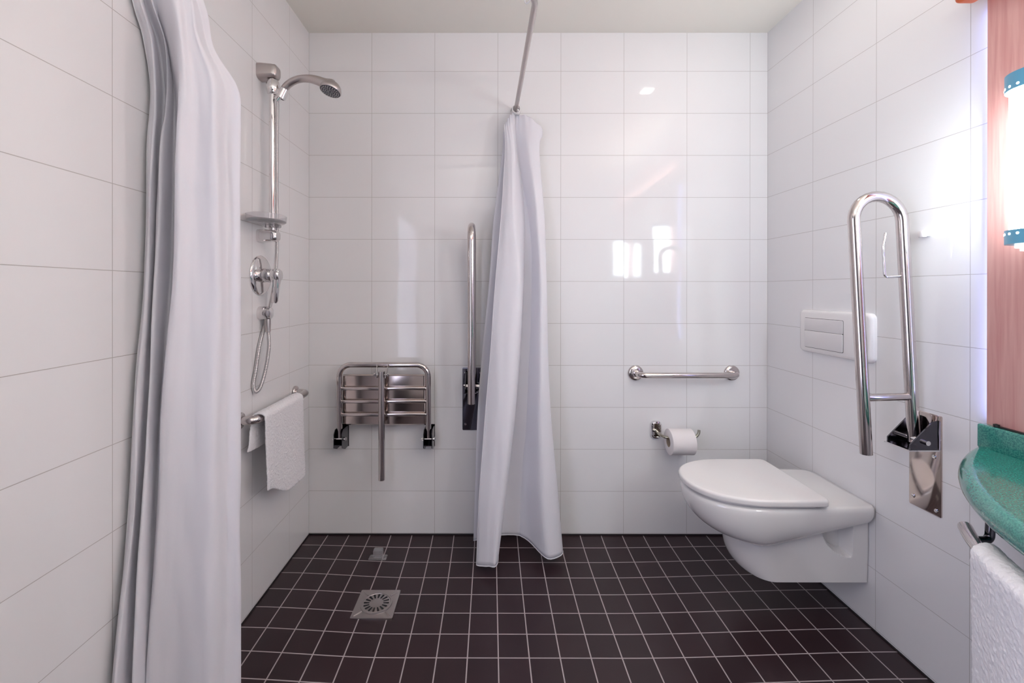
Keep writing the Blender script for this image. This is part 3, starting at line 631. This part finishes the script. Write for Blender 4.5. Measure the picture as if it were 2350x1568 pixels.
# ------------------------------------------------------------------ vanity side, right wall
tag(P('wall_panel', M['wood'], lambda bm: box(bm, (W - .02, -2.42, .795), (W, -.960, 2.2), .001)), 'pink wood-grain panel on the right wall behind the lamp', 'wall panel')
tag(P('cornice', M['orange'], lambda bm: box(bm, (W - .075, -2.42, 1.922), (W - .0205, -.925, 1.99), .012, 4)), 'orange rounded cornice across the top of the wood panel', 'cornice')
tag(P('mirror', M['glass'], lambda bm: box(bm, (W - .026, -2.02, .84), (W - .0205, -1.27, 1.86), .001)), 'frameless mirror on the wood panel between the two wall lamps', 'mirror')
def sconce(y, label):
    cx = W - .075; r = .055
    t = thing('wall_lamp', label, 'wall lamp', (cx, y, 1.23), 'opal wall lamps on the wood panel')
    P('backplate', M['plastic'], lambda bm: box(bm, (W - .03, y - .03, 1.27), (W - .0205, y + .03, 1.64), .003), t)
    for z in (1.34, 1.57): P('arm', M['chrome'], lambda bm: tube(bm, [(W - .03, y, z), (cx + r - .004, y, z)], .009, 10), t)
    P('glass_tube', M['lamp'], lambda bm: lathe(bm, [(1.288, .0), (1.288, r - .003), (1.618, r - .003), (1.618, 0)], (cx, y, 0), (0, 0, 1), 40), t)
    P('top_band', M['blue'], lambda bm: lathe(bm, [(1.613, r), (1.613, r + .004), (1.651, r + .004), (1.652, r), (1.652, 0)], (cx, y, 0), (0, 0, 1), 40), t)
    P('bottom_band', M['blue'], lambda bm: lathe(bm, [(1.294, r), (1.294, r + .004), (1.262, r + .004), (1.261, 0)], (cx, y, 0), (0, 0, 1), 40), t)
    def dots(z):
        def f(bm):
            for k in range(20):
                a = 2 * PI * k / 20; u = Vector((math.cos(a), math.sin(a), 0)); lathe(bm, [(0, .003), (.0008, .003), (.0008, 0)], Vector((cx, y, z)) + u * (r + .0038), u, 10)
        return f
    P('perforations', M['lampdim'], dots(1.621), t); P('perforations', M['lampdim'], dots(1.285), t)
    P('finial', M['lampdim'], lambda bm: lathe(bm, [(1.2605, .043), (1.254, .043), (1.2535, .035), (1.247, .035), (1.2465, .027), (1.2405, .027), (1.240, .019), (1.233, .018), (1.231, 0)], (cx, y, 0), (0, 0, 1), 32), t)
sconce(-1.125, 'lit white wall lamp with blue dotted bands at the right edge of the picture')
sconce(-2.15, 'second lit wall lamp at the far end of the mirror, beside the camera')

ct = thing('vanity_counter', 'green speckled vanity counter with curved front on the right wall', 'counter', (W, -1.65, .70))
def edge_x(y):
    """front edge of the counter: a long bow, symmetrical about y = -1.70"""
    return W - max(0, math.sqrt(max(0, .7365 - (y + 1.70) ** 2)) - .3736)
ys = [-1.70 + .7726 * math.sin(PI / 2 * (1 - 2 * k / 60)) for k in range(61)]
def f_counter(bm):
    o = [(edge_x(y), y) for y in ys]; rings = []
    c = Vector((W, -1.70))
    def rg(ins, z):
        out = []
        for x, y in o:
            v = Vector((x, y)) - c; l = v.length; q = c + v * ((l - ins) / l); out.append((min(q.x, W), q.y, z))
        return out
    r = .022
    rings.append(rg(.05, .698))
    for k in range(9):
        a = -PI / 2 + PI * k / 8; rings.append(rg(r * (1 - math.cos(a)), .725 + .026 * math.sin(a)))
    rings.append(rg(.03, .7495)); rings.append(rg(.045, .7485)); rings.append(rg(.3, .7485))
    loft(bm, rings, close=True, cap0=True, cap1=True)
P('top', M['green'], f_counter, ct)
P('upstand', M['green'], lambda bm: box(bm, (W - .038, -2.44, .745), (W - .0005, -.952, .808), .005, 3), ct)
P('mirror_clip', M['black'], lambda bm: (box(bm, (W - .03, -2.36, .8075), (W - .021, -.985, .811)), lathe(bm, [(0, .006), (.006, .006), (.008, 0)], (W - .028, -.99, .809), (0, 0, 1), 12)), ct)
vr = thing('towel_rail', 'curved steel towel rail slung below the green counter', 'towel rail', (1.85, -1.3, .60))
rp = []
for k in range(40):
    y = -1.155 - 1.09 * k / 39; rp.append((edge_x(y) + .008, y, .640))
P('rail', M['steel'], lambda bm: tube(bm, rp, .0125, 18), vr)
for y in (-1.205, -2.195):
    P('bracket', M['darksteel'], lambda bm: tube(bm, bend([(edge_x(y) + .055, y + .008, .6975), (edge_x(y) + .05, y + .006, .636), (edge_x(y), y, .640)], .012), .008, 10), vr)
towel('bath_towel', -1.262, -1.62, -.024, .022, .660, lambda u: .06 + .02 * math.sin(u * 3), lambda u: .12, 7.7, 'thick white bath towel hanging from the curved rail under the green counter', 0, 0, lambda y: edge_x(y) + .008, .012, 2.2)
